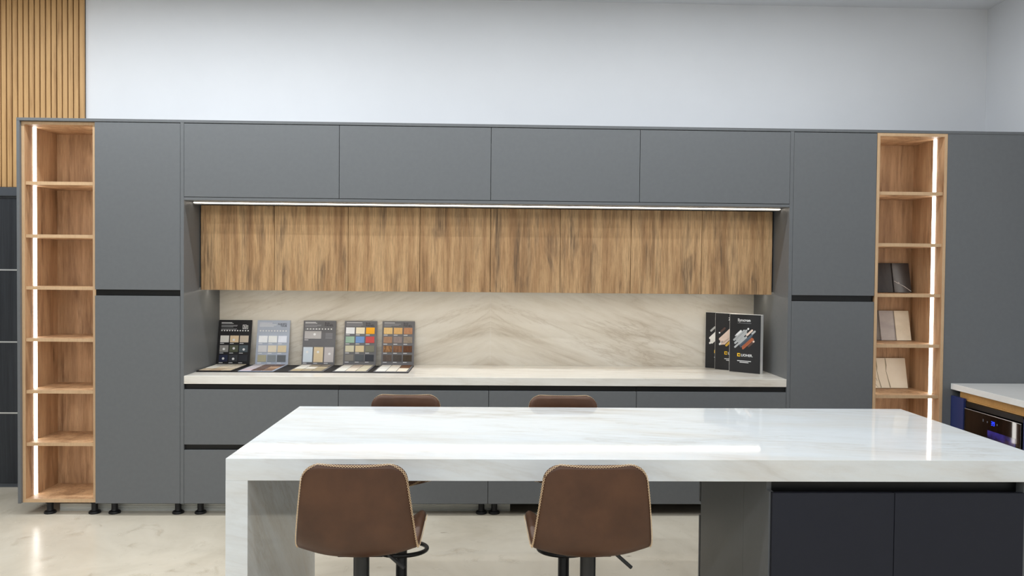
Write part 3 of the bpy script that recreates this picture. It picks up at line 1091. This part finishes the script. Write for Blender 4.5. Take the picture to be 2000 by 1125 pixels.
def cover_pills(segs):
    """Round-ended bars from their two tips, measured on the cover (tip x, tip y from the top edge, 550 x 1055 units)."""
    out = []
    for (xa, ya, xb, yb, wd, m) in segs:
        ya -= 0.065 * (xa - 30); yb -= 0.065 * (xb - 30)
        pa = ((xa - 30) * 0.000411, 0.402 - (ya - 30) * 0.000381)
        pb = ((xb - 30) * 0.000411, 0.402 - (yb - 30) * 0.000381)
        out.append(((pa[0] + pb[0]) / 2, (pa[1] + pb[1]) / 2, math.hypot(pb[0] - pa[0], pb[1] - pa[1]), wd, m))
    return out


FULL = cover_pills([
    (155, 425, 252, 335, .0135, 'print_white'), (138, 438, 158, 422, .0115, 'print_stone'), (355, 322, 382, 298, .0125, 'print_white'),
    (108, 516, 312, 330, .0145, 'print_stone'), (150, 510, 350, 330, .0145, 'print_stone'), (128, 575, 345, 372, .0145, 'print_stone'), (190, 555, 300, 450, .0145, 'print_stone'),
    (200, 590, 345, 448, .0135, 'print_stone'), (128, 648, 208, 572, .0130, 'print_stone'),
    (335, 432, 448, 326, .0135, 'print_blush'), (428, 408, 495, 346, .0130, 'print_stone'),
    (212, 610, 455, 425, .0140, 'print_slate'), (225, 632, 420, 470, .0140, 'print_slate'),
    (258, 640, 450, 478, .0135, 'print_rust'), (268, 672, 466, 490, .0135, 'print_rust'), (450, 552, 478, 526, .0125, 'print_blush'), (365, 632, 455, 556, .0125, 'print_brown')])
PART = [(0.090, 0.262, 0.150, 0.017, 'print_blush'), (0.098, 0.247, 0.150, 0.017, 'print_blush'), (0.104, 0.231, 0.150, 0.017, 'print_blush'), (0.100, 0.214, 0.095, 0.017, 'print_blush'),
        (0.062, 0.283, 0.052, 0.014, 'print_brown'), (0.037, 0.262, 0.012, 0.011, 'print_white'), (0.050, 0.190, 0.042, 0.014, 'print_white'), (0.122, 0.206, 0.105, 0.016, 'print_gold')]
PART0 = [(0.090, 0.262, 0.150, 0.017, 'paper'), (0.098, 0.247, 0.150, 0.017, 'paper'), (0.104, 0.231, 0.150, 0.017, 'paper'), (0.050, 0.190, 0.042, 0.014, 'paper'), (0.062, 0.283, 0.052, 0.014, 'print_stone')]


def book(label, loc, scheme, heading, hx, brand, bx, lines_, BT=0.030):
    t = thing('catalogue_book', label, 'book', (loc[0], loc[1], ZTOP + .0003), BTH, 'black catalogue books on the worktop')
    box('page_block', 0.001, BW, 0.0042, BT - 0.003, 0, BH, M['paper'], t, 0.0006, local=True)
    box('back_cover', 0.0, BW + .001, BT - 0.0028, BT, 0, BH + .0008, M['paper_grey'], t, 0.0005, local=True)
    cv = box('front_cover', 0.0045, BW, 0.0, 0.004, 0.0003, BH - .0004, M['cover_black'], t, 0.0005, local=True)  # set in at the left, so bare pages stand in for a spine highlight
    pills(cv, scheme)
    print_text('title', heading, hx, 0.354, -0.0006, 0.027, M['print_white'], cv, 'LEFT', 0.0009, 1.05)
    if len(heading) > 2:
        link('subtitle', box_mesh('subtitle', hx, hx + 0.098, -0.0007, -0.0001, 0.341, 0.3432), M['print_grey'], cv)
    # yellow square mark open at its right
    for (a0, a1, z0, z1) in ((0, .021, .016, .0225), (0, .021, 0, .0055), (0, .006, .0055, .016), (.0165, .021, .012, .016), (.0165, .021, .0055, .0085)):
        link('logo_mark', box_mesh('logo_mark', bx + a0, bx + a1, -0.0008, -0.0001, 0.110 + z0, 0.110 + z1), M['print_yellow'], cv)
    if brand:
        print_text('brand_name', brand, bx + 0.027, 0.1125, -0.0006, 0.0235, M['print_white'], cv, 'LEFT', 0.0006)
    for (u, z, du) in lines_:
        link('text_line', box_mesh('text_line', u, u + du, -0.0007, -0.0001, z, z + 0.0045), M['print_white'], cv)


book('foremost of three black catalogue books, coloured stripes fully visible', (1.670, 5.372), FULL, 'Syncron', 0.062, 'LIOHER.', 0.062,
     [(0.062, 0.078, 0.100), (0.080, 0.068, 0.064)], BT=0.045)
book('middle of three black catalogue books, gold and blush stripes half hidden', (1.604, 5.494), PART, 'Z', 0.104, 'L', 0.076, [(0.076, 0.078, 0.05), (0.09, 0.068, 0.035)])
book('rearmost of three black catalogue books, white stripes, nearest the backsplash', (1.5576, 5.579), PART0, 'L', 0.078, None, 0.074, [(0.074, 0.078, 0.02)])

# ------------------------------------------------------------------ decor sample tiles in the right shelf unit
b = NB('tile_black_marble', 0.25, 0.5)
b.color(b.ramp(b.noise(b.pos((12, 12, 12)), 1.0, 5.0), [(0.3, (44, 38, 36)), (0.7, (58, 51, 48))]))
M['tile_black'] = b.m


def tile_tex(name, c1, c2, sc=(6, 6, 14)):
    b_ = NB(name, 0.35, 0.4)
    b_.color(b_.ramp(b_.noise(b_.pos(sc), 1.0, 6.0, 0.62, 0.4), [(0.3, c1), (0.7, c2)]))
    M[name] = b_.m


tile_tex('tile_espresso', (38, 34, 34), (54, 48, 46), (50, 50, 3))
tile_tex('tile_darkgrey', (112, 104, 98), (128, 120, 112))
tile_tex('tile_grey', (160, 152, 148), (180, 172, 166))
tile_tex('tile_beige', (204, 190, 164), (222, 210, 188))
tile_tex('tile_cream', (226, 214, 192), (236, 226, 206), (3, 3, 3))


def tile(label, x0, x1, yb, ztop, h, m, lean=0.24, th=0.006, veins=()):
    """A tile standing on a shelf and leaning back; yb is where its foot stands."""
    t = thing('decor_tile', label, 'sample tile', (x0, yb, ztop + .0003), 0, 'decor sample tiles in the oak shelf')
    sl = link('slab', box_mesh('slab', 0, x1 - x0, -th, 0, th * math.sin(lean), h, 0.0006), m, t)
    sl.rotation_euler = (-lean, 0, 0)
    for (pts, wd, mm) in veins:
        me = bpy.data.meshes.new('vein')
        v_, f_ = [], []
        for k, (x, z) in enumerate(pts):
            a = Vector(pts[max(k - 1, 0)]); c = Vector(pts[min(k + 1, len(pts) - 1)])
            d_ = (c - a).normalized()
            nx, nz = -d_.y, d_.x
            w_ = wd * (0.7 + 0.3 * math.sin(k * 2.1))
            v_ += [(x + nx * w_ / 2, -th - 0.0004, z + nz * w_ / 2), (x - nx * w_ / 2, -th - 0.0004, z - nz * w_ / 2)]
            if k:
                f_.append((2 * k - 2, 2 * k - 1, 2 * k + 1, 2 * k))
        me.from_pydata(v_, [], f_)
        link('vein', me, mm, sl)
    return t


flat('vein_white', (222, 216, 208), 0.4)
flat('vein_olive', (150, 140, 112), 0.4)
flat('vein_grey', (120, 112, 104), 0.4)
TH = 0.210
s3, s4, s5 = 1.4513 + .0105, 1.1202 + .0105, 0.7882 + .0105
YT = 5.285
tile('plain espresso sample tile in the upper filled shelf, left of the veined one', 2.652, 2.860, YT, s3, TH, M['tile_espresso'])
tile('black marble sample tile with white vein, upper filled shelf', 2.785, 2.905, YT - .009, s3, TH, M['tile_black'],
     veins=[([(0.004, 0.082), (0.030, 0.066), (0.040, 0.062), (0.075, 0.042), (0.116, 0.010)], 0.0035, M['vein_white']), ([(0.034, 0.075), (0.040, 0.062)], 0.002, M['vein_white'])])
tile('dark grey stone sample tile, leftmost in the middle filled shelf', 2.650, 2.800, YT, s4, TH, M['tile_darkgrey'])
tile('mid grey stone sample tile between dark grey and beige tiles', 2.700, 2.870, YT - .009, s4, TH, M['tile_grey'])
tile('beige stone sample tile in the middle filled shelf, in front', 2.803, 2.905, YT - .018, s4, TH, M['tile_beige'])
tile('cream marble sample tile with olive veins, in the lowest filled shelf', 2.640, 2.897, YT, s5, TH, M['tile_cream'],
     veins=[([(0.050, 0.208), (0.052, 0.15), (0.050, 0.12), (0.058, 0.06), (0.070, 0.004)], 0.008, M['vein_olive']),
            ([(0.116, 0.208), (0.118, 0.16), (0.114, 0.12), (0.124, 0.06), (0.134, 0.004)], 0.009, M['vein_olive']),
            ([(0.022, 0.20), (0.030, 0.17), (0.018, 0.14), (0.034, 0.11), (0.030, 0.09), (0.046, 0.05)], 0.004, M['vein_grey']),
            ([(0.010, 0.15), (0.034, 0.135), (0.022, 0.10)], 0.003, M['vein_grey']), ([(0.012, 0.05), (0.028, 0.03), (0.048, 0.006)], 0.003, M['vein_grey'])])
